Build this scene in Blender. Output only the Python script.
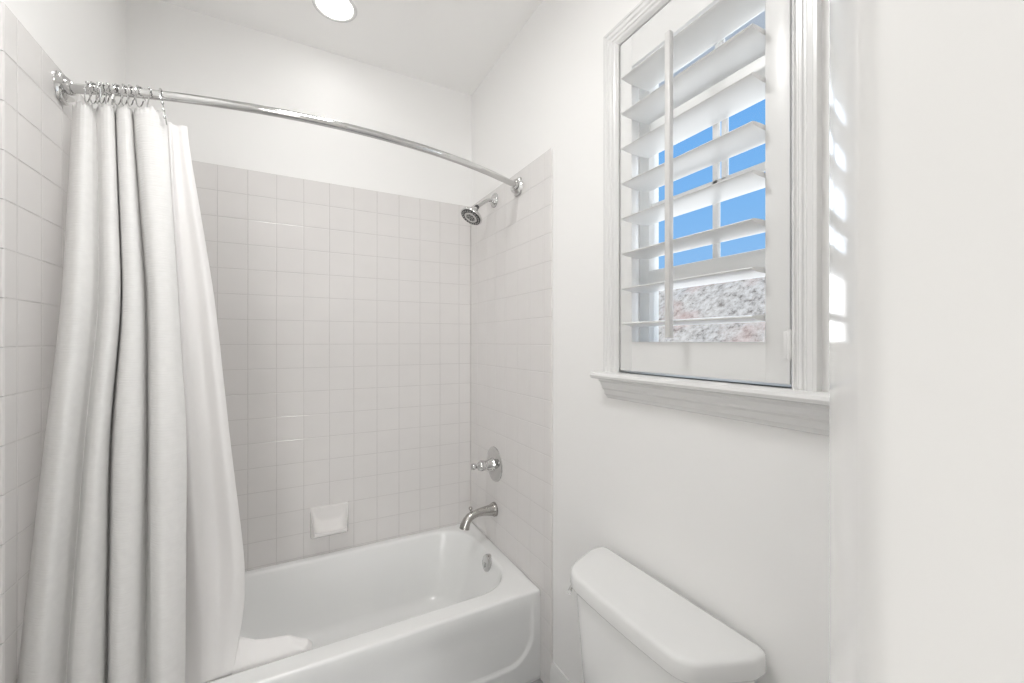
import bpy, bmesh, math, random
import numpy as np
from mathutils import Vector, Matrix
random.seed(7)
S = bpy.context.scene
for o in list(bpy.data.objects): bpy.data.objects.remove(o)
COL = S.collection

# ------------------------------------------------------------------ camera, world, lights, exposure
CEIL = 2.753
cd = bpy.data.cameras.new('camera'); cam = bpy.data.objects.new('camera', cd); COL.objects.link(cam)
cd.sensor_width = 36.0; cd.lens = 36.0 * 413.85 / 1024.0; cd.clip_start = 0.01; cd.clip_end = 500
CAMP = (-0.9075, -2.1564, 1.3688); YAW = 0.4956
cam.location = CAMP; cam.rotation_euler = (math.pi / 2, 0, -YAW)
S.camera = cam

w = bpy.data.worlds.new('sky'); S.world = w; w.use_nodes = True
nt = w.node_tree; nt.nodes.clear()
out = nt.nodes.new('ShaderNodeOutputWorld'); bg = nt.nodes.new('ShaderNodeBackground')
tc = nt.nodes.new('ShaderNodeTexCoord'); sx = nt.nodes.new('ShaderNodeSeparateXYZ'); cr = nt.nodes.new('ShaderNodeValToRGB')
nt.links.new(tc.outputs['Generated'], sx.inputs[0]); nt.links.new(sx.outputs['Z'], cr.inputs[0])
nt.links.new(cr.outputs[0], bg.inputs[0]); nt.links.new(bg.outputs[0], out.inputs[0])
cr.color_ramp.elements[0].position = 0.0; cr.color_ramp.elements[0].color = (0.34, 0.56, 0.86, 1)
cr.color_ramp.elements[1].position = 0.75; cr.color_ramp.elements[1].color = (0.09, 0.37, 0.88, 1)
e = cr.color_ramp.elements.new(0.28); e.color = (0.22, 0.48, 0.87, 1)
bg.inputs[1].default_value = 0.99

def lamp(name, kind, loc, energy, size=0.1, rot=(0, 0, 0), color=(1, 1, 1), size_y=None):
    l = bpy.data.lights.new(name, kind); l.energy = energy; l.color = color
    if kind == 'AREA':
        l.size = size
        if size_y: l.shape = 'RECTANGLE'; l.size_y = size_y
        else: l.shape = 'DISK'
    elif kind == 'SUN': l.angle = size
    ob = bpy.data.objects.new(name, l); COL.objects.link(ob); ob.location = loc; ob.rotation_euler = rot
    return ob
WARM = (1.0, 0.995, 0.985)
OY0_ = -4.6
LIGHT_XY = (-0.738, -0.305)
OUTER_XY = [(-1.9, -2.75), (-0.75, -2.75), (0.4, -2.75), (-1.9, -3.9), (-0.75, -3.9), (0.4, -3.9)]
lamp('shower_downlight', 'AREA', (LIGHT_XY[0], LIGHT_XY[1], CEIL - 0.02), 0.5, 0.14, color=WARM)
lamp('added_ceiling_fill', 'AREA', (-0.93, -1.28, CEIL - 0.09), 9.0, 0.34, color=WARM)  # added fill lamp, out of view, brightens the alcove
lamp('added_near_wall_fill', 'AREA', (-1.9, OY0_ + 0.02, 1.25), 28.0, 0.8, rot=(math.pi / 2, 0, 0), size_y=1.9)  # added fill panel against the unseen near wall, which has no window
lamp('window_daylight', 'AREA', (0.45, -1.40, 1.9), 7.5, 1.15, rot=(0, math.pi / 2, 0), color=(0.99, 0.995, 1.0), size_y=1.2)
lamp('sun', 'SUN', (0, 0, 10), 4.2, math.radians(1.0), rot=(0, math.radians(-48), math.radians(20)), color=(1, 0.97, 0.93))
vs = S.view_settings
vs.view_transform = 'Standard'; vs.look = 'None'; vs.gamma = 1.0; vs.use_curve_mapping = False
vs.exposure = 0.07
S.cycles.use_denoising = True
S.cycles.max_bounces = 16; S.cycles.diffuse_bounces = 10; S.cycles.glossy_bounces = 6
S.cycles.transmission_bounces = 8; S.cycles.transparent_max_bounces = 12
S.cycles.caustics_reflective = False; S.cycles.caustics_refractive = False

# ------------------------------------------------------------------ materials
def mat(name, col, rough=0.5, metal=0.0, noise=0.0, nscale=30, bump=0.0, bscale=200, coat=0.0, spec=0.5, aniso=None):
    m = bpy.data.materials.new(name); m.use_nodes = True
    n = m.node_tree; b = n.nodes['Principled BSDF']
    b.inputs['Roughness'].default_value = rough; b.inputs['Metallic'].default_value = metal
    b.inputs['Base Color'].default_value = (*col, 1); b.inputs['Specular IOR Level'].default_value = spec
    if coat: b.inputs['Coat Weight'].default_value = coat; b.inputs['Coat Roughness'].default_value = 0.04
    t = n.nodes.new('ShaderNodeTexCoord')
    if noise:
        x = n.nodes.new('ShaderNodeTexNoise'); x.inputs['Scale'].default_value = nscale; x.inputs['Detail'].default_value = 4
        r = n.nodes.new('ShaderNodeValToRGB')
        r.color_ramp.elements[0].position = 0.3; r.color_ramp.elements[1].position = 0.7
        r.color_ramp.elements[0].color = (*[max(0, c * (1 - noise)) for c in col], 1)
        r.color_ramp.elements[1].color = (*[min(1, c * (1 + noise)) for c in col], 1)
        n.links.new(t.outputs['Object'], x.inputs['Vector']); n.links.new(x.outputs['Fac'], r.inputs[0]); n.links.new(r.outputs[0], b.inputs['Base Color'])
    if bump:
        x = n.nodes.new('ShaderNodeTexNoise'); x.inputs['Scale'].default_value = bscale; x.inputs['Detail'].default_value = 3
        mp = n.nodes.new('ShaderNodeMapping')
        if aniso: mp.inputs['Scale'].default_value = aniso
        bp = n.nodes.new('ShaderNodeBump'); bp.inputs['Strength'].default_value = bump; bp.inputs['Distance'].default_value = 0.002
        n.links.new(t.outputs['Object'], mp.inputs[0]); n.links.new(mp.outputs[0], x.inputs['Vector'])
        n.links.new(x.outputs['Fac'], bp.inputs['Height']); n.links.new(bp.outputs[0], b.inputs['Normal'])
    return m
M = {}
M['paint'] = mat('wall_paint', (0.88, 0.876, 0.868), 0.5, bump=0.12, bscale=55)
M['ceil'] = mat('ceiling_paint', (0.92, 0.916, 0.908), 0.75, bump=0.1, bscale=60)
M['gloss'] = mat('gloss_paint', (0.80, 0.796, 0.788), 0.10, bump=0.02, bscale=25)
M['trim'] = mat('trim_paint', (0.77, 0.77, 0.765), 0.22)
M['shutter'] = mat('shutter_paint', (0.77, 0.77, 0.765), 0.3)
M['vinyl'] = mat('window_vinyl', (0.86, 0.86, 0.85), 0.35)
M['tile'] = mat('glazed_tile', (0.745, 0.728, 0.718), 0.07, noise=0.012, nscale=9, bump=0.03, bscale=18)
M['grout'] = mat('grout', (0.59, 0.575, 0.565), 0.8, noise=0.05)
M['ceramic'] = mat('white_ceramic', (0.80, 0.785, 0.775), 0.06)
M['tub'] = mat('tub_enamel', (0.87, 0.876, 0.872), 0.10)
M['china'] = mat('vitreous_china', (0.79, 0.792, 0.788), 0.10)
M['chrome'] = mat('chrome', (0.64, 0.64, 0.635), 0.07, 1.0)
M['nickel'] = mat('brushed_nickel', (0.50, 0.485, 0.465), 0.2, 1.0)
M['nozzle'] = mat('dark_nozzle_rubber', (0.09, 0.09, 0.09), 0.5)
M['grey'] = mat('grey_plastic', (0.42, 0.42, 0.41), 0.35)
M['rod'] = mat('tilt_rod_grey', (0.66, 0.655, 0.645), 0.3)  # greyer than the shutter paint
M['fabric'] = mat('curtain_fabric', (0.765, 0.76, 0.752), 0.85, noise=0.02, nscale=60, bump=0.55, bscale=90, spec=0.2, aniso=(0.25, 0.25, 3.2))
M['floor'] = mat('floor_vinyl', (0.42, 0.42, 0.425), 0.5, noise=0.35, nscale=28, bump=0.1)
M['floor2'] = mat('pale_floor_tile', (0.70, 0.68, 0.65), 0.4, noise=0.05, nscale=6)
M['seal'] = mat('grey_seal', (0.40, 0.39, 0.38), 0.6)

def emis(name, col, st):
    m = bpy.data.materials.new(name); m.use_nodes = True; b = m.node_tree.nodes['Principled BSDF']
    b.inputs['Base Color'].default_value = (*col, 1); b.inputs['Emission Color'].default_value = (*col, 1); b.inputs['Emission Strength'].default_value = st
    return m
M['lens'] = emis('lit_lens', (1, 0.985, 0.96), 2.5)

def glass():
    m = bpy.data.materials.new('pane_glass'); m.use_nodes = True; n = m.node_tree; n.nodes.clear()
    o = n.nodes.new('ShaderNodeOutputMaterial'); mx = n.nodes.new('ShaderNodeMixShader')
    tr = n.nodes.new('ShaderNodeBsdfTransparent'); gl = n.nodes.new('ShaderNodeBsdfGlossy'); fr = n.nodes.new('ShaderNodeFresnel')
    tr.inputs[0].default_value = (0.98, 0.99, 0.99, 1); gl.inputs['Roughness'].default_value = 0.0; fr.inputs[0].default_value = 1.1
    n.links.new(fr.outputs[0], mx.inputs[0]); n.links.new(tr.outputs[0], mx.inputs[1]); n.links.new(gl.outputs[0], mx.inputs[2]); n.links.new(mx.outputs[0], o.inputs[0])
    return m
M['glass'] = glass()

def liner_mat():
    m = bpy.data.materials.new('liner_vinyl'); m.use_nodes = True; n = m.node_tree; b = n.nodes['Principled BSDF']; o = n.nodes['Material Output']
    b.inputs['Base Color'].default_value = (0.93, 0.92, 0.915, 1); b.inputs['Roughness'].default_value = 0.35
    t = n.nodes.new('ShaderNodeBsdfTranslucent'); t.inputs[0].default_value = (0.92, 0.90, 0.895, 1)
    tp = n.nodes.new('ShaderNodeBsdfTransparent')
    x = n.nodes.new('ShaderNodeMixShader'); x.inputs[0].default_value = 0.15
    y = n.nodes.new('ShaderNodeMixShader'); y.inputs[0].default_value = 0.04
    n.links.new(b.outputs[0], x.inputs[1]); n.links.new(t.outputs[0], x.inputs[2])
    n.links.new(x.outputs[0], y.inputs[1]); n.links.new(tp.outputs[0], y.inputs[2]); n.links.new(y.outputs[0], o.inputs[0])
    return m
M['liner'] = liner_mat()

def hill_mat():
    m = bpy.data.materials.new('brushy_hillside'); m.use_nodes = True; n = m.node_tree; b = n.nodes['Principled BSDF']
    b.inputs['Roughness'].default_value = 1.0; b.inputs['Specular IOR Level'].default_value = 0.0
    t = n.nodes.new('ShaderNodeTexCoord')
    n1 = n.nodes.new('ShaderNodeTexNoise'); n1.inputs['Scale'].default_value = 3.2; n1.inputs['Detail'].default_value = 8; n1.inputs['Roughness'].default_value = 0.72
    r1 = n.nodes.new('ShaderNodeValToRGB')
    r1.color_ramp.elements[0].position = 0.36; r1.color_ramp.elements[0].color = (0.17, 0.14, 0.115, 1)
    r1.color_ramp.elements[1].position = 0.60; r1.color_ramp.elements[1].color = (0.50, 0.44, 0.375, 1)
    q = r1.color_ramp.elements.new(0.46); q.color = (0.37, 0.325, 0.275, 1)
    n2 = n.nodes.new('ShaderNodeTexNoise'); n2.inputs['Scale'].default_value = 0.5; n2.inputs['Detail'].default_value = 5
    r2 = n.nodes.new('ShaderNodeValToRGB')
    r2.color_ramp.elements[0].position = 0.52; r2.color_ramp.elements[0].color = (0, 0, 0, 1)
    r2.color_ramp.elements[1].position = 0.68; r2.color_ramp.elements[1].color = (0.55, 0.55, 0.55, 1)
    mx = n.nodes.new('ShaderNodeMix'); mx.data_type = 'RGBA'; mx.inputs['B'].default_value = (0.42, 0.27, 0.22, 1)
    mp = n.nodes.new('ShaderNodeMapping'); mp.inputs['Scale'].default_value = (1, 1, 1); n.links.new(t.outputs['Object'], mp.inputs[0]); n.links.new(mp.outputs[0], n1.inputs['Vector']); n.links.new(t.outputs['Object'], n2.inputs['Vector'])
    n.links.new(n1.outputs['Fac'], r1.inputs[0]); n.links.new(n2.outputs['Fac'], r2.inputs[0])
    n.links.new(r1.outputs[0], mx.inputs['A']); n.links.new(r2.outputs[0], mx.inputs['Factor']); n.links.new(mx.outputs['Result'], b.inputs['Base Color'])
    return m
M['hill'] = hill_mat()

# ------------------------------------------------------------------ mesh helpers
class MB:
    """collects vertices and faces (world coordinates); build() links them as ONE object"""
    def __init__(s): s.v = []; s.f = []; s.mi = []
    def add(s, vs, fs, mi=0):
        k = len(s.v); s.v += [tuple(map(float, q)) for q in vs]; s.f += [tuple(i + k for i in f) for f in fs]; s.mi += [mi] * len(fs); return s
    def box(s, a, b, bev=0.0, seg=2, mi=0):
        a, b = [min(i, j) for i, j in zip(a, b)], [max(i, j) for i, j in zip(a, b)]
        bm = bmesh.new(); bmesh.ops.create_cube(bm, size=1)
        for v in bm.verts: v.co = Vector([(a[i] + b[i]) / 2 + v.co[i] * (b[i] - a[i]) for i in range(3)])
        if bev: bmesh.ops.bevel(bm, geom=bm.edges[:], offset=bev, segments=seg, profile=0.5, affect='EDGES')
        bm.verts.index_update()
        s.add([v.co for v in bm.verts], [[v.index for v in f.verts] for f in bm.faces], mi); bm.free(); return s
    def loft(s, rings, closed=True, cap0=False, cap1=False, mi=0):
        n = len(rings[0]); vs = [p for r in rings for p in r]; fs = []
        for i in range(len(rings) - 1):
            for j in range(n if closed else n - 1):
                k = (j + 1) % n; fs.append((i * n + j, i * n + k, (i + 1) * n + k, (i + 1) * n + j))
        if cap0: fs.append(tuple(range(n - 1, -1, -1)))
        if cap1: fs.append(tuple((len(rings) - 1) * n + j for j in range(n)))
        return s.add(vs, fs, mi)
    def tube(s, path, r, n=14, caps=True, closed=False):
        P = [Vector(p) for p in path]; m = len(P); rr = r if hasattr(r, '__len__') else [r] * m
        up = None; rings = []
        for i, p in enumerate(P):
            t = (P[(i + 1) % m] - P[i - 1]) if closed else (P[min(i + 1, m - 1)] - P[max(i - 1, 0)]); t.normalize()
            if up is None: up = t.orthogonal().normalized()
            up = (up - t * up.dot(t)).normalized(); q = t.cross(up)
            rings.append([p + rr[i] * (math.cos(a) * up + math.sin(a) * q) for a in [2 * math.pi * k / n for k in range(n)]])
        if closed: rings.append(rings[0]); caps = False
        return s.loft(rings, True, caps, caps)
    def lathe(s, prof, o, ax, n=32, mi=0):
        """prof: (radius, distance along ax)"""
        o = Vector(o); ax = Vector(ax).normalized(); u = ax.orthogonal().normalized(); q = ax.cross(u)
        rings = [[o + ax * h + max(r, 1e-5) * (math.cos(a) * u + math.sin(a) * q) for a in [2 * math.pi * k / n for k in range(n)]] for r, h in prof]
        return s.loft(rings, True, False, False, mi)
    def sweep(s, path, prof, frames):
        """prof points (a,b) placed at path[i] + a*frames[i][0] + b*frames[i][1]"""
        return s.loft([[Vector(p) + a * Vector(f[0]) + b * Vector(f[1]) for a, b in prof] for p, f in zip(path, frames)], True, True, True)
    def build(s, name, m, parent=None, smooth=40, weld=True):
        me = bpy.data.meshes.new(name)
        off = parent['_loc'] if parent is not None and '_loc' in parent else (0, 0, 0)
        me.from_pydata([(x - off[0], y - off[1], z - off[2]) for x, y, z in s.v], [], s.f)
        ms = m if isinstance(m, (list, tuple)) else [m]
        for x in ms: me.materials.append(M[x])
        for p, i in zip(me.polygons, s.mi): p.material_index = i
        bm = bmesh.new(); bm.from_mesh(me)
        if weld: bmesh.ops.remove_doubles(bm, verts=bm.verts, dist=1e-5)
        bmesh.ops.recalc_face_normals(bm, faces=bm.faces); bm.to_mesh(me); bm.free()
        if smooth:
            me.polygons.foreach_set('use_smooth', [True] * len(me.polygons)); me.set_sharp_from_angle(angle=math.radians(smooth))
        me.update()
        o = bpy.data.objects.new(name, me); COL.objects.link(o)
        if parent is not None:
            o.parent = parent; o['_loc'] = off
        else: o['_loc'] = (0.0, 0.0, 0.0)
        return o

def tag(o, label=None, cat=None, group=None, kind=None):
    for k, v in (('label', label), ('category', cat), ('group', group), ('kind', kind)):
        if v: o[k] = v
    return o
def thing(name, loc, label=None, cat=None, group=None, kind=None):
    o = bpy.data.objects.new(name, None); COL.objects.link(o); o.location = loc; o.empty_display_size = 0.05
    o['_loc'] = tuple(float(x) for x in loc); return tag(o, label, cat, group, kind)
def struct(o): o['kind'] = 'structure'; return o
def dup(root, delta, rotz=0.0):
    r = root.copy(); COL.objects.link(r); r.location = root.location + Vector(delta); r.rotation_euler.z += rotz
    for ch in root.children:
        c = ch.copy(); COL.objects.link(c); c.parent = r
    return r

EYE = (-0.9075, -2.1564, 1.3688); EYE_YAW = 0.4956   # where the measured sight lines start
def ray(u, v):
    L = (u - 512) / 413.85; Z = (341.77 - v) / 413.85; c, s_ = math.cos(EYE_YAW), math.sin(EYE_YAW)
    return (s_ + c * L, c - s_ * L, Z)
def at_y(u, v, y):
    """where the line of sight noted in the photograph meets the upright plane at depth y"""
    d = ray(u, v); t = (y - EYE[1]) / d[1]; return (EYE[0] + t * d[0], y, EYE[2] + t * d[2])

def rrect(x0, x1, y0, y1, r, n=10, m=10):
    """rounded rectangle with a fixed number of points; r single or per corner (x1y1, x0y1, x0y0, x1y0)"""
    rs = r if hasattr(r, '__len__') else [r] * 4
    C = [(x1 - rs[0], y1 - rs[0], 0), (x0 + rs[1], y1 - rs[1], 90), (x0 + rs[2], y0 + rs[2], 180), (x1 - rs[3], y0 + rs[3], 270)]
    P = []
    for k, (cx, cy, a0) in enumerate(C):
        arc = [(cx + rs[k] * math.cos(math.radians(a0 + 90 * i / n)), cy + rs[k] * math.sin(math.radians(a0 + 90 * i / n))) for i in range(n + 1)]
        nk = (k + 1) % 4; c2 = C[nk]; a2 = math.radians(c2[2]); q = (c2[0] + rs[nk] * math.cos(a2), c2[1] + rs[nk] * math.sin(a2))
        P += arc + [(arc[-1][0] + (q[0] - arc[-1][0]) * i / m, arc[-1][1] + (q[1] - arc[-1][1]) * i / m) for i in range(1, m)]
    return P

# ------------------------------------------------------------------ the room shell
XL = -1.471          # left wall, tile face plane
YT = -0.81           # front edge of the tile
TT = 2.1227          # top of the tile
RIM = 0.3655
OX0, OX1, OY0 = -2.7, 1.1, -4.6
STUB_Y1, STUB_Y2 = -1.994, -2.114
struct(MB().box((XL - .12, STUB_Y2, -0.1), (0.15, 0.14, 0)).build('floor', 'floor'))
struct(MB().box((OX0 - .12, OY0 - .12, -0.1), (OX1 + .12, STUB_Y2, 0)).build('floor_outer', 'floor2'))
struct(MB().box((OX0 - .12, OY0 - .12, CEIL), (OX1 + .12, 0.14, CEIL + 0.1)).build('ceiling', 'ceil'))
wall_back = struct(MB().box((XL - 0.12, 0, 0), (0.0, 0.12, CEIL)).build('wall_back', 'paint'))
wall_left = struct(MB().box((XL - 0.12, STUB_Y2, 0), (XL, 0, CEIL)).build('wall_left', 'paint'))
WY0, WY1, WZ0, WZ1 = -1.69, -1.178, 1.272, 2.298      # window opening in the right wall
WT = 0.15
wr = MB()
wr.box((0, STUB_Y2, 0), (WT, 0.12, WZ0)); wr.box((0, STUB_Y2, WZ1), (WT, 0.12, CEIL))
wr.box((0, WY1, WZ0), (WT, 0.12, WZ1)); wr.box((0, STUB_Y2, WZ0), (WT, WY0, WZ1))
wall_right = struct(wr.build('wall_right', 'paint', weld=False))
struct(MB().box((OX0, OY0 - .12, 0), (OX1, OY0, CEIL)).build('wall_near', 'paint'))
struct(MB().box((OX0 - .12, OY0, 0), (OX0, STUB_Y2 + .12, CEIL)).build('wall_outer_left', 'paint'))
struct(MB().box((OX1, OY0, 0), (OX1 + .12, STUB_Y2 + .12, CEIL)).build('wall_outer_right', 'paint'))
struct(MB().box((OX0, STUB_Y2, 0), (XL - 0.12, STUB_Y2 + .12, CEIL)).build('wall_front_left', 'paint'))
# partition end on the right of the opening: a gently rounded glossy edge
prof = []
P0 = np.array([-0.5445, STUB_Y1])
x, y = P0; arc = [(x, y)]
N = 14; wlen = 0.0785
for i in range(N):
    a = math.radians(-29.7 - 7.7 * (i + .5) / N); x += -math.cos(a) * wlen / N; y += math.sin(a) * wlen / N; arc.append((x, y))
for i in range(10):
    a = math.radians(-37.4 - 52.6 * (i + .5) / 10); x += -math.cos(a) * 0.0026; y += math.sin(a) * 0.0026; arc.append((x, y))
pre = []
px_, py_ = P0
for i in range(8):
    a = math.radians(-29.7 * (1 - (i + .5) / 8)); px_ += math.cos(a) * 0.003; py_ -= math.sin(a) * 0.003; pre.append((px_, py_))
half = [(0.0, py_)] + pre[::-1] + arc
ymid = (arc[-1][1] - 0.055)
full = half + [(a, 2 * ymid - b) for a, b in half[::-1]]
xe = arc[-1][0]; yb = full[-1][1]
full[-1] = (OX1, yb); full.insert(0, (OX1, py_)); full.pop(1)
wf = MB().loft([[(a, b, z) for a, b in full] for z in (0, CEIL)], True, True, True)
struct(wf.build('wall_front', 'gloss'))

# tile panels (geometry: one mesh per wall)
P = 0.1095
def tile_panel(parent, org, U, V, Nn, ulines, vlines, h=0.008, nose=None):
    org, U, V, Nn = map(Vector, (org, U, V, Nn)); mb = MB()
    def pt(u, v, k): return org + U * u + V * v + Nn * k
    g, bv = 0.0012, 0.0018
    u0, u1, v0, v1 = ulines[0], ulines[-1], vlines[0], vlines[-1]
    q = [(u0, v0), (u1, v0), (u1, v1), (u0, v1)]
    mb.add([pt(a, b, 0.0005) for a, b in q] + [pt(a, b, h - 0.0009) for a, b in q], [(4, 5, 6, 7), (0, 1, 5, 4), (1, 2, 6, 5), (2, 3, 7, 6), (3, 0, 4, 7)], 1)
    for i in range(len(ulines) - 1):
        for j in range(len(vlines) - 1):
            a0, a1, b0, b1 = ulines[i] + g, ulines[i + 1] - g, vlines[j] + g, vlines[j + 1] - g
            if a1 - a0 < 0.008 or b1 - b0 < 0.008: continue
            tu, tv = random.uniform(-.0012, .0012), random.uniform(-.0012, .0012); cu, cv = (a0 + a1) / 2, (b0 + b1) / 2
            R = []
            for ins, k in ((0, h - 0.004), (0, h - 0.0006), (bv * .4, h - 0.00015), (bv, h)):
                R.append([pt(a, b, k + tu * (a - cu) + tv * (b - cv)) for a, b in ((a0 + ins, b0 + ins), (a1 - ins, b0 + ins), (a1 - ins, b1 - ins), (a0 + ins, b1 - ins))])
            mb.loft(R, True, False, True)
    if nose:
        pr = [(0, .0004), (0, h * .45), (.0006, h * .72), (.002, h * .9), (.0045, h)]
        for j in range(len(vlines) - 1):
            mb.loft([[pt(u0 - .004 + a, b, k) for a, k in pr] + [pt(u0 + .004, b, .0004)] for b in (vlines[j] + g, vlines[j + 1] - g)], True, True, True)
    o = mb.build('tile_panel', ['tile', 'grout'], parent, smooth=6); return o
rows = [TT - k * P for k in range(21)]
rows_back = sorted([z for z in rows if z > RIM + 0.0] + [RIM - 0.02])
rows_side = sorted([z for z in rows if z > 0.02] + [0.0])
cols_back = [0.009, 0.0784] + [0.0784 + k * P for k in range(1, 13)]; cols_back = [c for c in cols_back if c < -XL - 0.02] + [-XL - 0.009]
tile_panel(wall_back, (0, 0, 0), (-1, 0, 0), (0, 0, 1), (0, -1, 0), cols_back, rows_back)
cols_side = [YT, YT + 0.05] + [YT + 0.05 + k * P for k in range(1, 7)] + [-0.0005]
tile_panel(wall_right, (0, 0, 0), (0, 1, 0), (0, 0, 1), (-1, 0, 0), cols_side, rows_side, nose=True)
tile_panel(wall_left, (XL, 0, 0), (0, 1, 0), (0, 0, 1), (1, 0, 0), cols_side, rows_side, nose=True)

# baseboards
def baseboard(name, pts, nrm, h=0.125):
    pr = [(0, 0), (0.014, 0), (0.014, h - .04), (0.012, h - .034), (0.012, h - .028), (0.0085, h - .02), (0.007, h - .008), (0.004, h), (0, h)]
    mb = MB(); mb.sweep(pts, pr, [(nrm, (0, 0, 1))] * len(pts)); return struct(mb.build(name, 'trim', smooth=30))
baseboard('baseboard_right', [(0, YT - 0.004, 0), (0, STUB_Y1, 0)], (-1, 0, 0))
baseboard('baseboard_left', [(XL, YT - 0.004, 0), (XL, STUB_Y1, 0)], (1, 0, 0))

# ------------------------------------------------------------------ window
win = thing('window_1', (0, -1.434, WZ0), kind='structure')
# casing: fluted profile mitred round three sides
cp = [(0, 0), (0.010, 0.0), (0.014, .006), (0.014, .014), (.0105, .017), (.0105, .022), (.0145, .026), (.0145, .033), (.011, .036), (.011, .042), (.015, .047), (.016, .060), (.019, .064), (.019, .072), (0, .072)]
yl, yr, zt = -1.1815, -1.6845, 2.291
path = [(0, yl, WZ0), (0, yl, zt), (0, yr, zt), (0, yr, WZ0)]
fr = [((-1, 0, 0), (0, 1, 0)), ((-1, 0, 0), (0, 1, 1)), ((-1, 0, 0), (0, -1, 1)), ((-1, 0, 0), (0, -1, 0))]
cp = [(a, b * .053 / .072) for a, b in cp]; cp[1] = (0.003, 0.0); cp[2] = (0.012, .006)
MB().sweep(path, cp, fr).build('casing', 'trim', win, smooth=25)
# stool and apron
y0s, y1s = -1.112, -1.782
pr = [(-0.03, 0.0), (0.052, 0.0), (0.058, -.003), (0.061, -.010), (0.058, -.017), (0.052, -.020), (-0.03, -.020)]
MB().sweep([(0, y0s, 1.272), (0, y1s, 1.272)], pr, [((-1, 0, 0), (0, 0, 1))] * 2).build('sill', 'trim', win, smooth=35)
pr = [(0, 0), (0.044, 0), (0.044, -.006), (0.036, -.012), (0.034, -.018), (0.030, -.024), (0.030, -.030), (0.022, -.036), (0.019, -.044), (0.019, -.050), (0.012, -.056), (0.008, -.062), (0.004, -.064), (0, -.064)]
MB().sweep([(0, y0s - .022, 1.2525), (0, y1s + .012, 1.2525)], pr, [((-1, 0, 0), (0, 0, 1))] * 2).build('apron', 'trim', win, smooth=25)
# sash frame, rails, muntins, glass
gx0, gx1 = 0.088, 0.132
fy0, fy1, fz0, fz1 = WY0, WY1, WZ0, WZ1
ga, gb = -1.645, -1.219
fm = MB(); fm.box((gx0, gb, fz0), (gx1, fy1, fz1), .003); fm.box((gx0, fy0, fz0), (gx1, ga, fz1), .003)
fm.box((gx0, ga - .005, 2.262), (gx1, gb + .005, fz1), .003); fm.box((gx0, ga - .005, fz0), (gx1, gb + .005, 1.318), .003)
fm.build('sash_frame', 'vinyl', win)
rl = MB(); rl.box((gx0 - .004, ga - .004, 1.540), (gx1, gb + .004, 1.590), .004); rl.box((gx0 + .004, ga - .004, 1.990), (gx1, gb + .004, 2.068), .004)
rl.build('sash_rail', 'vinyl', win)
mu = MB(); mu.box((0.100, ga, 1.781), (0.112, gb, 1.802), .002)
mu.box((0.100, -1.447, 1.585), (0.112, -1.430, 1.99), .002); mu.box((0.100, -1.471, 1.795), (0.112, -1.456, 1.99), .002)
mu.box((0.100, -1.460, 2.06), (0.112, -1.437, 2.27), .002)
mu.build('muntin', 'vinyl', win)
MB().box((0.104, ga - .003, 1.31), (0.108, gb + .003, 2.27)).build('pane', 'glass', win, smooth=0)

# plantation shutter hinged in the casing
sh = thing('window_shutter', (0.014, -1.431, 1.280), 'white plantation shutter with open louvers in the window above the toilet', 'shutter')
sy0, sy1, sz0, sz1 = -1.6795, -1.1855, 1.280, 2.288; oy0, oy1, oz0, oz1 = -1.629, -1.233, 1.368, 2.195
sm = MB()
sm.box((0.0, sy0, sz0), (0.028, oy0, sz1), .0015); sm.box((0.0, oy1, sz0), (0.028, sy1, sz1), .0015)
sm.box((0.0005, oy0 - .0005, sz0), (0.0275, oy1 + .0005, oz0), .001); sm.box((0.0005, oy0 - .0005, oz1), (0.0275, oy1 + .0005, sz1), .001)
sm.build('frame', 'shutter', sh, smooth=30)
pit = (oz1 - oz0) / 8
for k in range(8):
    zc = oz0 + pit * (k + .5); tilt = math.radians(1.5); R = []
    for yy in (oy0 + .0025, oy1 - .0025):
        ring = []
        for i in range(28):
            a = 2 * math.pi * i / 28
            lx = math.copysign(abs(math.cos(a)) ** 0.8, math.cos(a)) * 0.057; lz = math.copysign(abs(math.sin(a)) ** 0.9, math.sin(a)) * 0.0062
            ring.append((0.013 + lx * math.cos(tilt), yy, zc + lz - lx * math.sin(tilt)))
        R.append(ring)
    MB().loft(R, True, True, True).build('louver', 'shutter', sh, smooth=50)
tr_ = MB(); tr_.box((-0.064, -1.429, 1.378), (-0.049, -1.413, 2.155), .002)
tr_.build('tilt_rod', 'rod', sh)
for zc in (1.362, 2.15):
    h = MB(); h.lathe([(0, -.032), (.0035, -.032), (.0042, -.030), (.0042, .030), (.0035, .032), (0, .032)], (-0.0035, -1.6805, zc), (0, 0, 1), 12)
    h.box((-0.002, -1.6795, zc - .028), (0.001, -1.668, zc + .028), .0005)
    h.build('hinge', 'trim', sh)

# ------------------------------------------------------------------ hillside outside
hb = MB(); nx, ny = 90, 110; vs_ = []
rng = np.random.RandomState(3)
ph = rng.rand(40) * 6.28; fq = rng.rand(40, 2) * 1.6
for i in range(nx):
    for j in range(ny):
        X = 0.4 + 24.6 * i / (nx - 1); Y = -14 + 50 * j / (ny - 1)
        tt_ = min(1, max(0, (X - 11.5) / 9.0)); z = -2.2 + 7.6 * tt_ * tt_ * (3 - 2 * tt_) + 0.1 * math.sin(Y * .35 + 1) + 0.09 * sum(math.sin(X * fq[k][0] * 2 + Y * fq[k][1] * 2 + ph[k]) for k in range(40)) / 5
        vs_.append((X, Y, z))
hb.add(vs_, [(i * ny + j, i * ny + j + 1, (i + 1) * ny + j + 1, (i + 1) * ny + j) for i in range(nx - 1) for j in range(ny - 1)])
tag(struct(hb.build('hillside', 'hill', smooth=0)), 'grey brushy hillside seen through the window')

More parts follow.
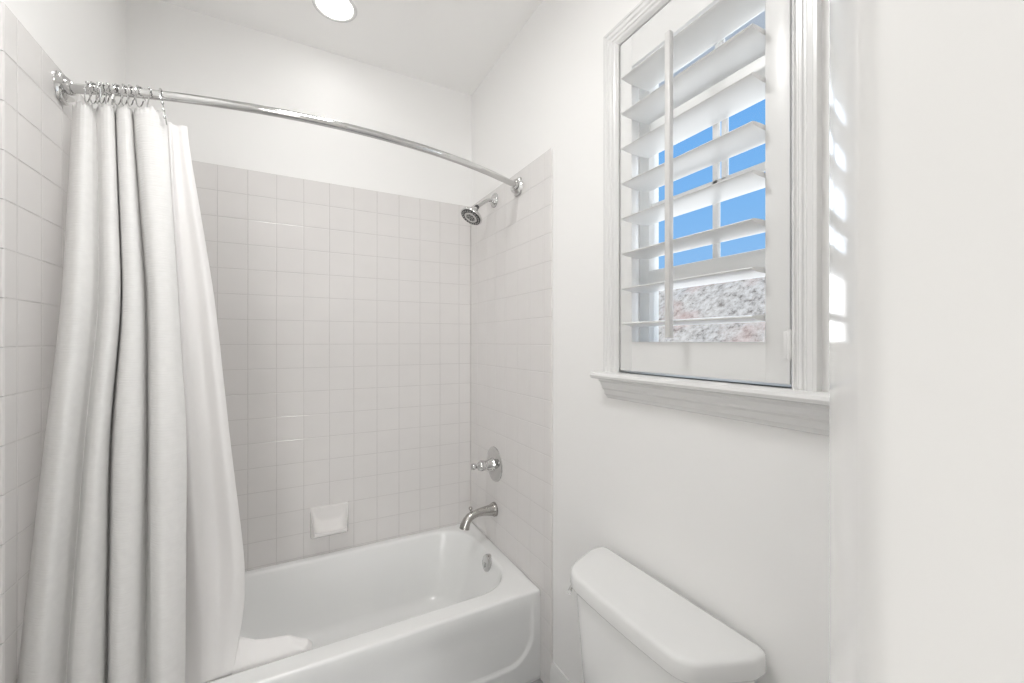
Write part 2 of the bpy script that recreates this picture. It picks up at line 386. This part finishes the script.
# ------------------------------------------------------------------ bathtub
TX0, TX1, TY0, TY1 = XL + 0.0085, -0.0085, -0.735, -0.0085
tub = thing('bathtub', ((TX0 + TX1) / 2, (TY0 + TY1) / 2, 0), 'white enamel alcove bathtub with panelled apron below the tiled wall', 'bathtub')
tb = MB()
def ring(x0, x1, y0, y1, r, z): return [(a, b, z) for a, b in rrect(x0, x1, y0, y1, r)]
ix0, ix1, iy0, iy1 = -1.395, -0.070, -0.658, -0.048
R = [ring(TX0, TX1, TY0, TY1, .004, RIM - .03), ring(TX0, TX1, TY0, TY1, .004, RIM - .012), ring(TX0 + .001, TX1 - .001, TY0 + .002, TY1 - .001, .005, RIM - .005),
     ring(TX0 + .003, TX1 - .003, TY0 + .006, TY1 - .003, .006, RIM - .001), ring(TX0 + .006, TX1 - .006, TY0 + .012, TY1 - .006, .008, RIM)]
ir = [.17, .13, .13, .17]
def inner(d, z, dr=0, dl=0):
    return ring(ix0 + d + dl, ix1 - d - dr, iy0 + d, iy1 - d, [max(.03, q - d * .5) for q in ir], z)
R += [inner(-.008, RIM), inner(-.002, RIM - .0005), inner(.004, RIM - .004), inner(.008, RIM - .012), inner(.011, RIM - .03)]
for t in (.15, .35, .55, .75, .88):
    R.append(inner(.011 + .05 * t, RIM - .03 - t * .225, .03 * t, .22 * t))
R += [inner(.068, .088, .035, .235), inner(.085, .068, .045, .25), inner(.11, .056, .06, .27), inner(.15, .050, .08, .3)]
R += [ring(-0.95, -0.45, -.40, -.30, .04, .047)]
tb.loft(R, True, False, True)
tb.box((TX0, TY0 + .03, 0.0), (TX0 + .01, TY1, RIM - .05)); tb.box((TX1 - .01, TY0 + .03, 0.0), (TX1, TY1, RIM - .05))
tb.build('basin', 'tub', tub, smooth=50)
ap = MB(); ncx, ncz = 260, 60
vs_ = []
def sd(x, z):   # signed distance to the apron panel outline
    x0, x1, z0, z1, r = -1.428, -0.043, 0.086, 0.9, 0.11
    qx = abs(x - (x0 + x1) / 2) - (x1 - x0) / 2 + r; qz = abs(z - (z0 + z1) / 2) - (z1 - z0) / 2 + r
    return math.hypot(max(qx, 0), max(qz, 0)) + min(max(qx, qz), 0) - r
for i in range(ncx + 1):
    for j in range(ncz + 1):
        xx = TX0 + (TX1 - TX0) * i / ncx; zz = 0.0 + (RIM - .028) * j / ncz
        d = sd(xx, zz); t = min(1, max(0, (-d) / .010)); t = t * t * (3 - 2 * t); fz = min(1, max(0, (0.335 - zz) / .10)); t *= fz * fz * (3 - 2 * fz)
        vs_.append((xx, TY0 + 0.0095 * t + (0.004 if zz < .006 else 0), zz))
ap.add(vs_, [(i * (ncz + 1) + j, (i + 1) * (ncz + 1) + j, (i + 1) * (ncz + 1) + j + 1, i * (ncz + 1) + j + 1) for i in range(ncx) for j in range(ncz)])
ap.build('apron', 'tub', tub, smooth=60)
ov = MB(); oo = Vector((-0.0865, -0.392, 0.330)); oa = Vector((-1, 0, .17)).normalized()
ov.lathe([(.0, .011), (.012, .0115), (.030, .010), (.036, .007), (.038, .002), (.038, -.012)], oo, oa, 36)
ov.box(oo + Vector((-.020, -.004, -.018)), oo + Vector((-.009, .004, .004)), .002)
tag(ov.build('overflow_plate', 'chrome', tub), 'round chrome overflow plate')
dr = MB(); dr.lathe([(0, .004), (.02, .004), (.034, .002), (.036, -.006)], (-0.26, -.353, .0515), (0, 0, 1), 28)
tag(dr.build('drain', 'chrome', tub), 'round chrome drain')

# ------------------------------------------------------------------ shower fittings on the right wall
FX = -0.008; FY = -0.312
so = thing('shower_sprayer', (FX, FY, 2.068), 'chrome shower head on its arm near the top of the tiled wall', 'shower head')
MB().lathe([(.004, .022), (.016, .020), (.020, .015), (.033, .007), (.036, .002), (.036, -.004)], (FX, FY, 2.068), (-1, 0, 0), 32).build('flange', 'chrome', so)
arm = [(FX, FY, 2.068), (FX - .02, FY, 2.068), (FX - .035, FY, 2.064), (FX - .055, FY, 2.052), (FX - .096, FY, 2.020)]
MB().tube(arm, .0095, 16).build('arm', 'chrome', so)
hd = Vector((-0.52, -0.12, -0.85)).normalized(); h0 = Vector((FX - .096, FY, 2.020))
MB().lathe([(0, -.006), (.010, -.006), (.012, -.002), (.012, .010), (.009, .013), (.0, .014)], h0, hd, 20).build('swivel_nut', 'nozzle', so)
MB().lathe([(.009, .006), (.013, .012), (.016, .022), (.020, .032), (.038, .044), (.052, .053), (.0555, .058), (.0555, .064), (.053, .067), (.050, .0665), (0, .0665)], h0, hd, 40).build('bell', 'chrome', so)
fc = MB(); fo = h0 + hd * .0668
u = hd.orthogonal().normalized(); q = hd.cross(u)
fc.lathe([(0.0335, .0004), (.034, .0016), (.049, .0016), (.0495, .0004)], fo, hd, 40, 1)
fc.lathe([(.0225, .0004), (.0235, .003), (.0325, .003), (.0335, .0004)], fo, hd, 40, 0)
fc.lathe([(0, .001), (.022, .001), (.0225, .0004)], fo, hd, 40, 2)
for rr, nn, rad, mi_ in ((.042, 20, .0032, 2), (.0155, 7, .0036, 1), (.0055, 3, .0028, 1)):
    for k in range(nn):
        a = 2 * math.pi * k / nn
        fc.lathe([(rad, -.001), (rad, .0032), (rad * .6, .0042), (0, .0044)], fo + rr * (math.cos(a) * u + math.sin(a) * q), hd, 8, mi_)
fc.build('spray_face', ['chrome', 'nozzle', 'grey'], so)

va = thing('shower_valve', (FX, FY, 0.762), 'chrome shower valve with round plate and lever knob above the tub spout', 'faucet')
MB().lathe([(.020, .012), (.05, .010), (.075, .007), (.084, .003), (.086, -.004)], (FX, FY, 0.762), (-1, 0, 0), 48).build('escutcheon', 'chrome', va)
MB().lathe([(.034, .004), (.031, .016), (.026, .022), (.026, .038), (.023, .043), (.023, .052), (.019, .056)], (FX, FY, 0.762), (-1, 0, 0), 32).build('collar', 'chrome', va)
MB().lathe([(.019, .055), (.025, .060), (.026, .075), (.022, .086), (.012, .092), (.010, .100), (.014, .106), (.016, .114), (.013, .122), (.006, .126), (0, .127)], (FX, FY, 0.762), (-1, 0, 0.02), 32).build('knob', 'chrome', va)

sp = thing('tub_spout', (FX, FY - .004, 0.540), 'brushed nickel tub spout with diverter knob over the tub rim', 'tub spout')
y_ = FY - .004
MB().lathe([(.022, .018), (.031, .015), (.034, .008), (.035, -.004)], (FX, y_, 0.540), (-1, 0, 0), 32).build('flange', 'nickel', sp)
pth = [(FX - .010, y_, .540), (FX - .03, y_, .540), (FX - .06, y_, .541), (FX - .09, y_, .540), (FX - .115, y_, .536), (FX - .135, y_, .527), (FX - .150, y_, .512), (FX - .158, y_, .495), (FX - .162, y_, .478)]
MB().tube(pth, [.031, .026, .021, .0185, .0185, .0195, .021, .0225, .024], 24).build('spout_body', 'nickel', sp)
MB().lathe([(.007, -.012), (.005, .006), (.005, .012), (.0085, .016), (.0095, .022), (.007, .027), (0, .029)], (FX - .128, y_, .548), (-.12, 0, 1), 20).build('diverter_knob', 'nickel', sp)

# ------------------------------------------------------------------ soap dish on the back wall
sd_ = MB(); TY = -0.0075
nu, nv = 20, 16
zT, zL, yL = 0.590, 0.492, -0.080
def so_pt(uu, vv):   # rim plane from the wall (vv=0) to the front lip (vv=1), scooped inside
    wdt = 0.0830 + (0.0685 - 0.0830) * vv
    a = (2 * uu - 1); bx = max(0, 1 - abs(a) ** 5) if True else 0; by = max(0, 1 - (abs(2 * vv - 1)) ** 4)
    d = 0.040 * min(1, bx) ** .8 * by ** .8
    y = TY - .010 * (1 - vv) + (yL - TY) * vv; z = zT + (zL - zT) * vv
    nrm = Vector((0, -(zT - zL), 0)).normalized()
    return (-0.7345 + a * wdt, min(y + d * .62, TY - .0075 + .001 * a * a), z - d * .78)
top = [[so_pt(i / nu, j / nv) for i in range(nu + 1)] for j in range(nv + 1)]
sd_.loft(top, False)
sd_.loft([top[0], [(p[0], TY + .002, p[2] + .002) for p in top[0]]], False)
# outer shell: bottom, sides
def und(uu, vv):
    wdt = 0.0830 + (0.0685 - 0.0830) * vv; a = 2 * uu - 1
    return (-0.7345 + a * (wdt), TY + (yL - TY) * (vv ** .7), zL - .012 - (1 - vv ** 1.3) * .030)
bot = [[und(i / nu, j / nv) for i in range(nu + 1)] for j in range(nv + 1)]
sd_.loft(bot, False)
sd_.loft([top[-1], [(p[0], p[1] - .002, p[2] - .006) for p in top[-1]], bot[-1]], False)
for ii in (0, nu):
    sd_.loft([[(top[0][ii][0], TY + .002, top[0][ii][2] + .002)] + [top[j][ii] for j in range(nv + 1)], [(bot[0][ii][0], TY + .002, bot[0][ii][2])] + [bot[j][ii] for j in range(nv + 1)]], False)
so_ = sd_.build('soap_dish', 'ceramic', smooth=40)
tag(so_, 'white ceramic soap dish mounted low on the tiled back wall', 'soap dish')
bv_ = so_.modifiers.new('bevel', 'BEVEL'); bv_.width = .004; bv_.segments = 3; bv_.limit_method = 'ANGLE'; bv_.angle_limit = math.radians(50)

# ------------------------------------------------------------------ curved shower rod, rings
ZR = 2.062
def rod_z(x): return ZR + 0.008 * (-0.7355 - x) / 0.7355
def rod_y(x):
    h, s_, c = 0.735, 0.172, -0.7355
    Rr = (h * h + s_ * s_) / (2 * s_); return -0.551 - (math.sqrt(max(0, Rr * Rr - (x - c) ** 2)) - (Rr - s_))
rod = thing('shower_curtain_rod', (-0.7355, rod_y(-.7355), ZR), 'curved chrome shower curtain rod spanning between the two tiled walls', 'curtain rod')
xs = np.linspace(XL + .010, -0.010, 80)
MB().tube([(x, rod_y(x), rod_z(x)) for x in xs], .0127, 20).build('rod', 'chrome', rod)
for xw, sgn in ((XL + .008, 1), (-0.008, -1)):
    f = MB(); yy = rod_y(xw)
    # rounded rectangular wall plate
    rr = rrect(-.027, .027, -.038, .038, .010, 6, 4)
    f.loft([[(xw + sgn * d, yy + a * k, rod_z(xw) + b * k) for a, b in rr] for d, k in ((-.001, 1), (.006, 1), (.009, .97), (.011, .9))], True, True, True)
    ax = Vector((sgn, (rod_y(xw + sgn * .04) - yy) / .04, 0)).normalized()
    f.build('wall_plate', 'chrome', rod)
    MB().lathe([(.034, .008), (.034, .014), (.027, .019), (.0175, .021), (.0165, .034), (.0155, .036), (.0120, .037)], (xw, yy, rod_z(xw)), ax, 32).build('socket', 'chrome', rod)

ring_px = [88, 94, 99, 103, 108, 114, 118, 125, 131, 140, 149]
def make_ring(xr):
    yr = rod_y(xr); ZR = rod_z(xr); t = thing('curtain_ring', (xr, yr, ZR), None, 'curtain ring', 'curtain rings along the rod')
    lp = []
    for i in range(28):
        a = 2 * math.pi * i / 28
        lp.append((xr + .004 * math.sin(a), yr + .0205 * math.cos(a) * (1 if math.sin(a) > -.2 else .75), ZR - .008 + (.024 if math.sin(a) > 0 else .030) * math.sin(a)))
    MB().tube(lp, .0017, 8, closed=True).build('wire_loop', 'chrome', t)
    for k in (-1, 0, 1):
        MB().lathe([(0, -.0032), (.0028, -.002), (.0034, 0), (.0028, .002), (0, .0032)], (xr, yr + .009 * k, ZR + .0165 - .0022 * abs(k)), (0, 1, 0), 10).build('roller', 'chrome', t)
    return t
def x_on_rod(u):
    lo, hi = XL, 0.0
    for _ in range(50):
        m = (lo + hi) / 2; d = ray(u, 95); yy = rod_y(m); tt = (yy - EYE[1]) / d[1]
        if EYE[0] + tt * d[0] > m: lo = m
        else: hi = m
    return lo
RXS = [x_on_rod(u) for u in ring_px]
r0 = make_ring(RXS[0]); nm = ['first', 'second', 'third', 'fourth', 'fifth', 'sixth', 'seventh', 'eighth', 'ninth', 'tenth', 'eleventh']
r0['label'] = 'chrome curtain ring nearest the left wall plate of the rod'
for k, xr in enumerate(RXS[1:], 1):
    r = dup(r0, (xr - RXS[0], rod_y(xr) - rod_y(RXS[0]), rod_z(xr) - rod_z(RXS[0]))); r.rotation_euler.z = random.uniform(-.35, .35)
    r['label'] = '%s chrome curtain ring counted from the left wall plate' % nm[k]
xh = x_on_rod(163); yh = rod_y(xh); ZH = rod_z(xh)
hk = thing('curtain_hook', (xh, yh, ZH), 'long chrome curtain hook holding the right corner of the curtain', 'curtain hook', 'curtain rings along the rod')
MB().tube([(xh - .004, yh + .017 * math.cos(a), ZH + .017 * math.sin(a)) for a in [math.radians(-30 + 240 * i / 16) for i in range(17)]], .0018, 8).build('hook', 'chrome', hk)
MB().tube([(xh - .004, yh - .0145, ZH - .009), (xh, yh - .015, ZH - .022), (xh + .006, yh - .012, ZH - .05), (xh + .010, yh - .010, ZH - .085)], .0018, 8).build('shank', 'chrome', hk)
for k, dz in enumerate((.028, .046, .066)):
    MB().lathe([(0, -.004), (.003, -.003), (.0038, 0), (.003, .003), (0, .004)], (xh + .002 + .002 * k, yh - .015 + .001 * k, ZH - dz), (0, 0, 1), 10).build('bead', 'chrome', hk)

# ------------------------------------------------------------------ curtain and liner
def sheet(feats, levels, ztop, zbot, nz=90, sub=9, sag=0.0):
    """feats: list of ([px at each level], [y at each level]); rows from ztop to zbot"""
    zs = np.linspace(ztop, zbot, nz); F = []
    for px, ys in feats:
        pts = [at_y(u_, v_, yy) for u_, v_, yy in zip(px, levels, ys)]
        zz = np.array([p[2] for p in pts])[::-1]; xx = np.array([p[0] for p in pts])[::-1]; yy = np.array([p[1] for p in pts])[::-1]
        def f(a):
            base = np.interp(zs, zz, a)
            lo = zs < zz[0]; base[lo] = a[0] + (a[1] - a[0]) / (zz[1] - zz[0]) * (zs[lo] - zz[0]) * 0.35
            k = 9; pad = np.concatenate([np.full(k, base[0]), base, np.full(k, base[-1])])
            ker = np.hanning(2 * k + 3)[1:-1]; ker /= ker.sum(); return np.convolve(pad, ker, 'same')[k:-k]
        F.append((f(xx), f(yy)))
    rows_ = []
    for i in range(nz):
        p = [np.array((F[k][0][i], F[k][1][i])) for k in range(len(F))]; r = []
        for k in range(len(p) - 1):
            a, b, c, d = p[max(k - 1, 0)], p[k], p[k + 1], p[min(k + 2, len(p) - 1)]
            for j in range(sub if k < len(p) - 2 else sub + 1):
                t = j / sub
                q = .5 * (2 * b + (c - a) * t + (2 * a - 5 * b + 4 * c - d) * t * t + (3 * b - a - 3 * c + d) * t ** 3)
                r.append((q[0], q[1], zs[i]))
        rows_.append(r)
    return rows_
LV = [110, 300, 440, 683]
def fe(px, dep, dy=(0, 0, 0, 0)):
    base = [-.60, -.715, -.765, -.805]; dd = [.028, .047, .05, .05]
    x0 = at_y(px[0], 110, -.6)[0]; base = [rod_y(max(x0, XL + .03)) + 0.004] + base[1:]
    return (px, [b + dep * d + e_ for b, d, e_ in zip(base, dd, dy)])
feats = [fe([73, 62, 45, 17], .9), fe([76, 66, 50, 24], .25), fe([83, 78, 62, 39], -.15), fe([91, 92, 76, 55], .35), fe([97, 100, 85, 66], 1.0),
         fe([101, 106, 91, 72], .05), fe([108, 114, 99, 86], -.15), fe([113, 121, 107, 101], .35), fe([115, 122, 110, 106], 1.25),
         fe([118, 126, 116, 112], .1), fe([124, 134, 127, 121], -.2), fe([129, 142, 141, 136], .15), fe([132, 146, 147, 145], 1.25), fe([135, 151, 151, 152], .35),
         fe([142, 158, 160, 161], -.25), fe([156, 170, 175, 174], -.1), fe([166, 178, 187, 185], .35)]
rws = sheet(feats, LV, 2.032, 0.05, 110, 8)
# scalloped, slightly gathered heading: dips between the rings
cw = []
for i, r in enumerate(rws):
    k = math.exp(-i / 5.0); row = []
    for j, (x, y, z) in enumerate(r):
        g_ = j / (len(r) - 1); row.append((x, y, z - k * (.010 * (0.5 - 0.5 * math.cos(g_ * 2 * math.pi * 11)) + .004 * math.sin(j * 1.7))))
    cw.append(row)
cu = thing('shower_curtain', (-1.30, -.79, 0.05), 'white woven fabric shower curtain gathered in folds at the left end of the rod', 'shower curtain')
body = MB().loft(cw, False).build('curtain_panel', 'fabric', cu, smooth=180)
sl = body.modifiers.new('thickness', 'SOLIDIFY'); sl.thickness = .0016; sl.offset = 0

LVL = [118, 210, 300, 440, 560, 610, 662]
lf = [([150, 155, 160, 165, 172, 172, 170], [-.600, -.600, -.605, -.61, -.62, -.63, -.64]),
      ([168, 172, 178, 186, 194, 196, 196], [-.635, -.66, -.67, -.67, -.655, -.65, -.648]),
      ([171, 178, 186, 198, 206, 208, 205], [-.630, -.635, -.64, -.64, -.63, -.64, -.645]),
      ([175, 186, 198, 210, 219, 220, 214], [-.626, -.63, -.635, -.63, -.61, -.625, -.64]),
      ([179, 194, 208, 222, 235, 235, 224], [-.632, -.645, -.65, -.65, -.635, -.635, -.642]),
      ([184, 200, 215, 230, 245, 246, 233], [-.636, -.63, -.635, -.635, -.62, -.62, -.640])]
lw = sheet(lf, LVL, 2.000, 0.345, 90, 8)
def hem(i, n): return 0
li = thing('curtain_liner', (-1.16, -.64, 0.345), 'smooth white vinyl curtain liner hanging inside the tub behind the curtain', 'curtain liner')
lb = MB()
lb.loft(lw, False)
lb_o = lb.build('liner_panel', 'liner', li, smooth=180)
# trailing corner of the liner crumpled along the tub's inner edge
tu_ = [(226, 640), (238, 636), (246, 638), (255, 640), (265, 639), (277, 637), (289, 635), (300, 638), (308, 639), (312, 643)]
rows_f = []
nn_ = 12
for i, (u_, v_) in enumerate(tu_):
    pt0 = at_y(u_, v_, -.612); rr_ = []
    zb = RIM - .030
    for j in range(nn_ + 1):
        t = j / nn_
        yy = -.612 - .030 * t - .010 * math.sin(math.pi * t) * (0.7 + .3 * math.sin(i * 2.1)); xx = pt0[0] + .02 * t * (1 if i < 8 else -.2)
        zz = pt0[2] + (zb - pt0[2]) * t + .004 * math.sin(i * 2.4 + t * 5) * math.sin(math.pi * t)
        rr_.append((xx, yy, zz))
    rows_f.append(rr_)
fine = []
for i in range(len(rows_f) - 1):
    for k in range(4 if i < len(rows_f) - 2 else 5):
        t = k / 4; t = t * t * (3 - 2 * t)
        fine.append([tuple(np.array(a) * (1 - t) + np.array(b) * t) for a, b in zip(rows_f[i], rows_f[i + 1])])
fl = MB().loft(fine, False).build('trailing_corner', 'liner', li, smooth=180)
for o in (lb_o, fl):
    s_ = o.modifiers.new('thickness', 'SOLIDIFY'); s_.thickness = .0008; s_.offset = 0

# ------------------------------------------------------------------ toilet
TYC = -1.388
to = thing('toilet', (-0.30, TYC, 0), 'white two piece toilet with closed tank lid below the window', 'toilet')
def dring(hw, xb, xf, k, z, rb=.022):
    """plan outline of tank and lid: straight back, slanted front corners, every corner rounded"""
    C = [(-xb, hw, rb), (-xb - .050, hw, .05), (-xf, hw - k, .085), (-xf, -hw + k, .07), (-xb - .050, -hw, .05), (-xb, -hw, rb)]
    o_ = []
    for i in range(6):
        p = Vector(C[i][:2]); a_ = (Vector(C[i - 1][:2]) - p); b_ = (Vector(C[(i + 1) % 6][:2]) - p)
        la, lb_ = a_.length, b_.length; a_.normalize(); b_.normalize(); ang = a_.angle(b_)
        d = min(C[i][2] / math.tan(ang / 2), .48 * la, .48 * lb_)
        for j in range(9):
            t = j / 8; q = (p + a_ * d) * (1 - t) ** 2 + p * 2 * t * (1 - t) + (p + b_ * d) * t * t; o_.append((q.x, TYC + q.y, z))
        e0, n0 = p + b_ * d, C[(i + 1) % 6]
        pn = Vector(n0[:2]); an = (p - pn).normalized(); c_ = Vector(C[(i + 2) % 6][:2]) - pn; dn = min(n0[2] / math.tan(an.angle(c_) / 2), .48 * (p - pn).length, .48 * c_.length)
        e1 = pn + an * dn
        for j in range(1, 6):
            q = e0.lerp(e1, j / 6); o_.append((q.x, TYC + q.y, z))
    return o_
lid = MB()
def bow(rg, k, hw):   # front edge gently bowed
    return [(x - k * max(0, 1 - ((y - TYC) / hw) ** 2) * max(0, min(1, (-x - .05) / .12)), y, z) for x, y, z in rg]
LZ0, LZ1 = .672, .716
LZ1 = .720
L = [bow(dring(0.2530, .026, .196, .052, LZ0), .010, .25), bow(dring(0.2600, .020, .202, .055, LZ0 + .002), .010, .25), bow(dring(0.2625, .017, .2045, .056, LZ0 + .007), .010, .25),
     bow(dring(0.2610, .017, .2035, .056, LZ0 + .036), .010, .25), bow(dring(0.2595, .018, .2020, .0555, LZ0 + .0415), .010, .25), bow(dring(0.2550, .021, .1985, .055, LZ0 + .0455), .010, .25), bow(dring(0.2470, .029, .190, .053, LZ1 - .001), .010, .25), bow(dring(.20, .06, .16, .05, LZ1), .010, .25)]
lid.loft(L, True, True, True); lid.build('tank_lid', 'china', to, smooth=60)
tk = MB(); T = []
for z, hw, xf in ((.375, .202, .165), (.385, .212, .174), (.40, .216, .177), (.52, .226, .183), (.64, .236, .189), (.674, .238, .190)):
    T.append(bow(dring(hw + .011, .032, xf, .055, z), .010, .25))
tk.loft(T, True, True, True); tk.build('tank', 'china', to, smooth=60)
lv = MB(); ly = TYC + .247
lv.lathe([(.012, -.012), (.012, .004), (.008, .008), (.007, .012)], (-.148, ly - .022, .640), (-.45, .9, 0), 18)
lv.tube([(-.153, ly - .012, .641), (-.165, ly - .017, .641), (-.180, ly - .029, .642), (-.192, ly - .041, .643)], [.006, .005, .005, .0065], 12)
tag(lv.build('flush_lever', 'chrome', to), 'small chrome flush lever')
def egg(cx, a_f, a_b, hw, z, n=40):
    o_ = []
    for i in range(n):
        t = 2 * math.pi * i / n; c_, s_ = math.cos(t), math.sin(t); o_.append((cx - (a_f if c_ > 0 else a_b) * c_, TYC + hw * s_ * (1 - .08 * max(c_, 0)), z))
    return o_
bw = MB()
bw.loft([egg(-.34, .20, .22, .105, 0), egg(-.34, .20, .22, .105, .02), egg(-.34, .17, .21, .095, .06), egg(-.35, .17, .20, .095, .14), egg(-.39, .22, .20, .13, .24), egg(-.43, .27, .22, .17, .33), egg(-.44, .285, .23, .182, .375), egg(-.44, .285, .23, .182, .392),
         egg(-.44, .265, .20, .155, .394), egg(-.44, .235, .17, .13, .385), egg(-.44, .20, .14, .105, .30), egg(-.42, .10, .07, .05, .20)], True, True, True)
bw.box((-.26, TYC - .10, .20), (-.04, TYC + .10, .378), .02, 3)
bw.build('bowl', 'china', to, smooth=60)
st = MB()
st.loft([egg(-.445, .285, .20, .185, .396), egg(-.445, .292, .205, .190, .402), egg(-.445, .290, .205, .188, .412), egg(-.445, .28, .20, .18, .416)], True, True, True)
st.build('seat', 'china', to, smooth=50)
st = MB()
st.loft([egg(-.445, .282, .20, .182, .417), egg(-.445, .290, .205, .188, .421), egg(-.445, .286, .203, .185, .431), egg(-.445, .27, .19, .17, .437)], True, True, True)
st.box((-.262, TYC - .09, .398), (-.225, TYC + .09, .432), .006)
st.build('seat_lid', 'china', to, smooth=50)

# ------------------------------------------------------------------ ceiling lights: one recessed over the tub, the rest added and unseen
def downlight(x, y, label, group=None, r=.082):
    t = thing('recessed_light', (x, y, CEIL), label, 'ceiling light', group)
    MB().lathe([(r - .012, -.003), (r - .008, .003), (r - .002, .004), (r + .004, .0015), (r + .005, -.001)], (x, y, CEIL), (0, 0, -1), 48).build('trim_ring', 'trim', t)
    MB().lathe([(0, .0025), (r - .012, .002), (r - .011, -.001)], (x, y, CEIL), (0, 0, -1), 48).build('lens', 'lens', t)
    return t
downlight(*LIGHT_XY, 'lit round recessed light in the ceiling above the bathtub')
cl = thing('added_fill_fixture', (-0.93, -1.28, CEIL), 'added round fill light on the ceiling, out of view, in front of the toilet', 'ceiling light')  # housing for the added fill lamp, out of view
MB().lathe([(.02, 0), (.19, 0), (.19, .018), (.178, .022)], (-0.93, -1.28, CEIL), (0, 0, -1), 48).build('base_ring', 'trim', cl)
MB().lathe([(.178, .02), (.17, .045), (.14, .065), (.08, .076), (0, .079)], (-0.93, -1.28, CEIL), (0, 0, -1), 48).build('diffuser', 'lens', cl)
d0 = None
for x, y in OUTER_XY:  # added glowing discs in the unseen outer room, for fill
    if d0 is None: d0 = downlight(x, y, 'added round fill light, unseen, in the ceiling of the room in front of the alcove', 'added fill lights out of view')
    else: dup(d0, (x - OUTER_XY[0][0], y - OUTER_XY[0][1], 0))

for o in bpy.data.objects:
    if '_loc' in o: del o['_loc']
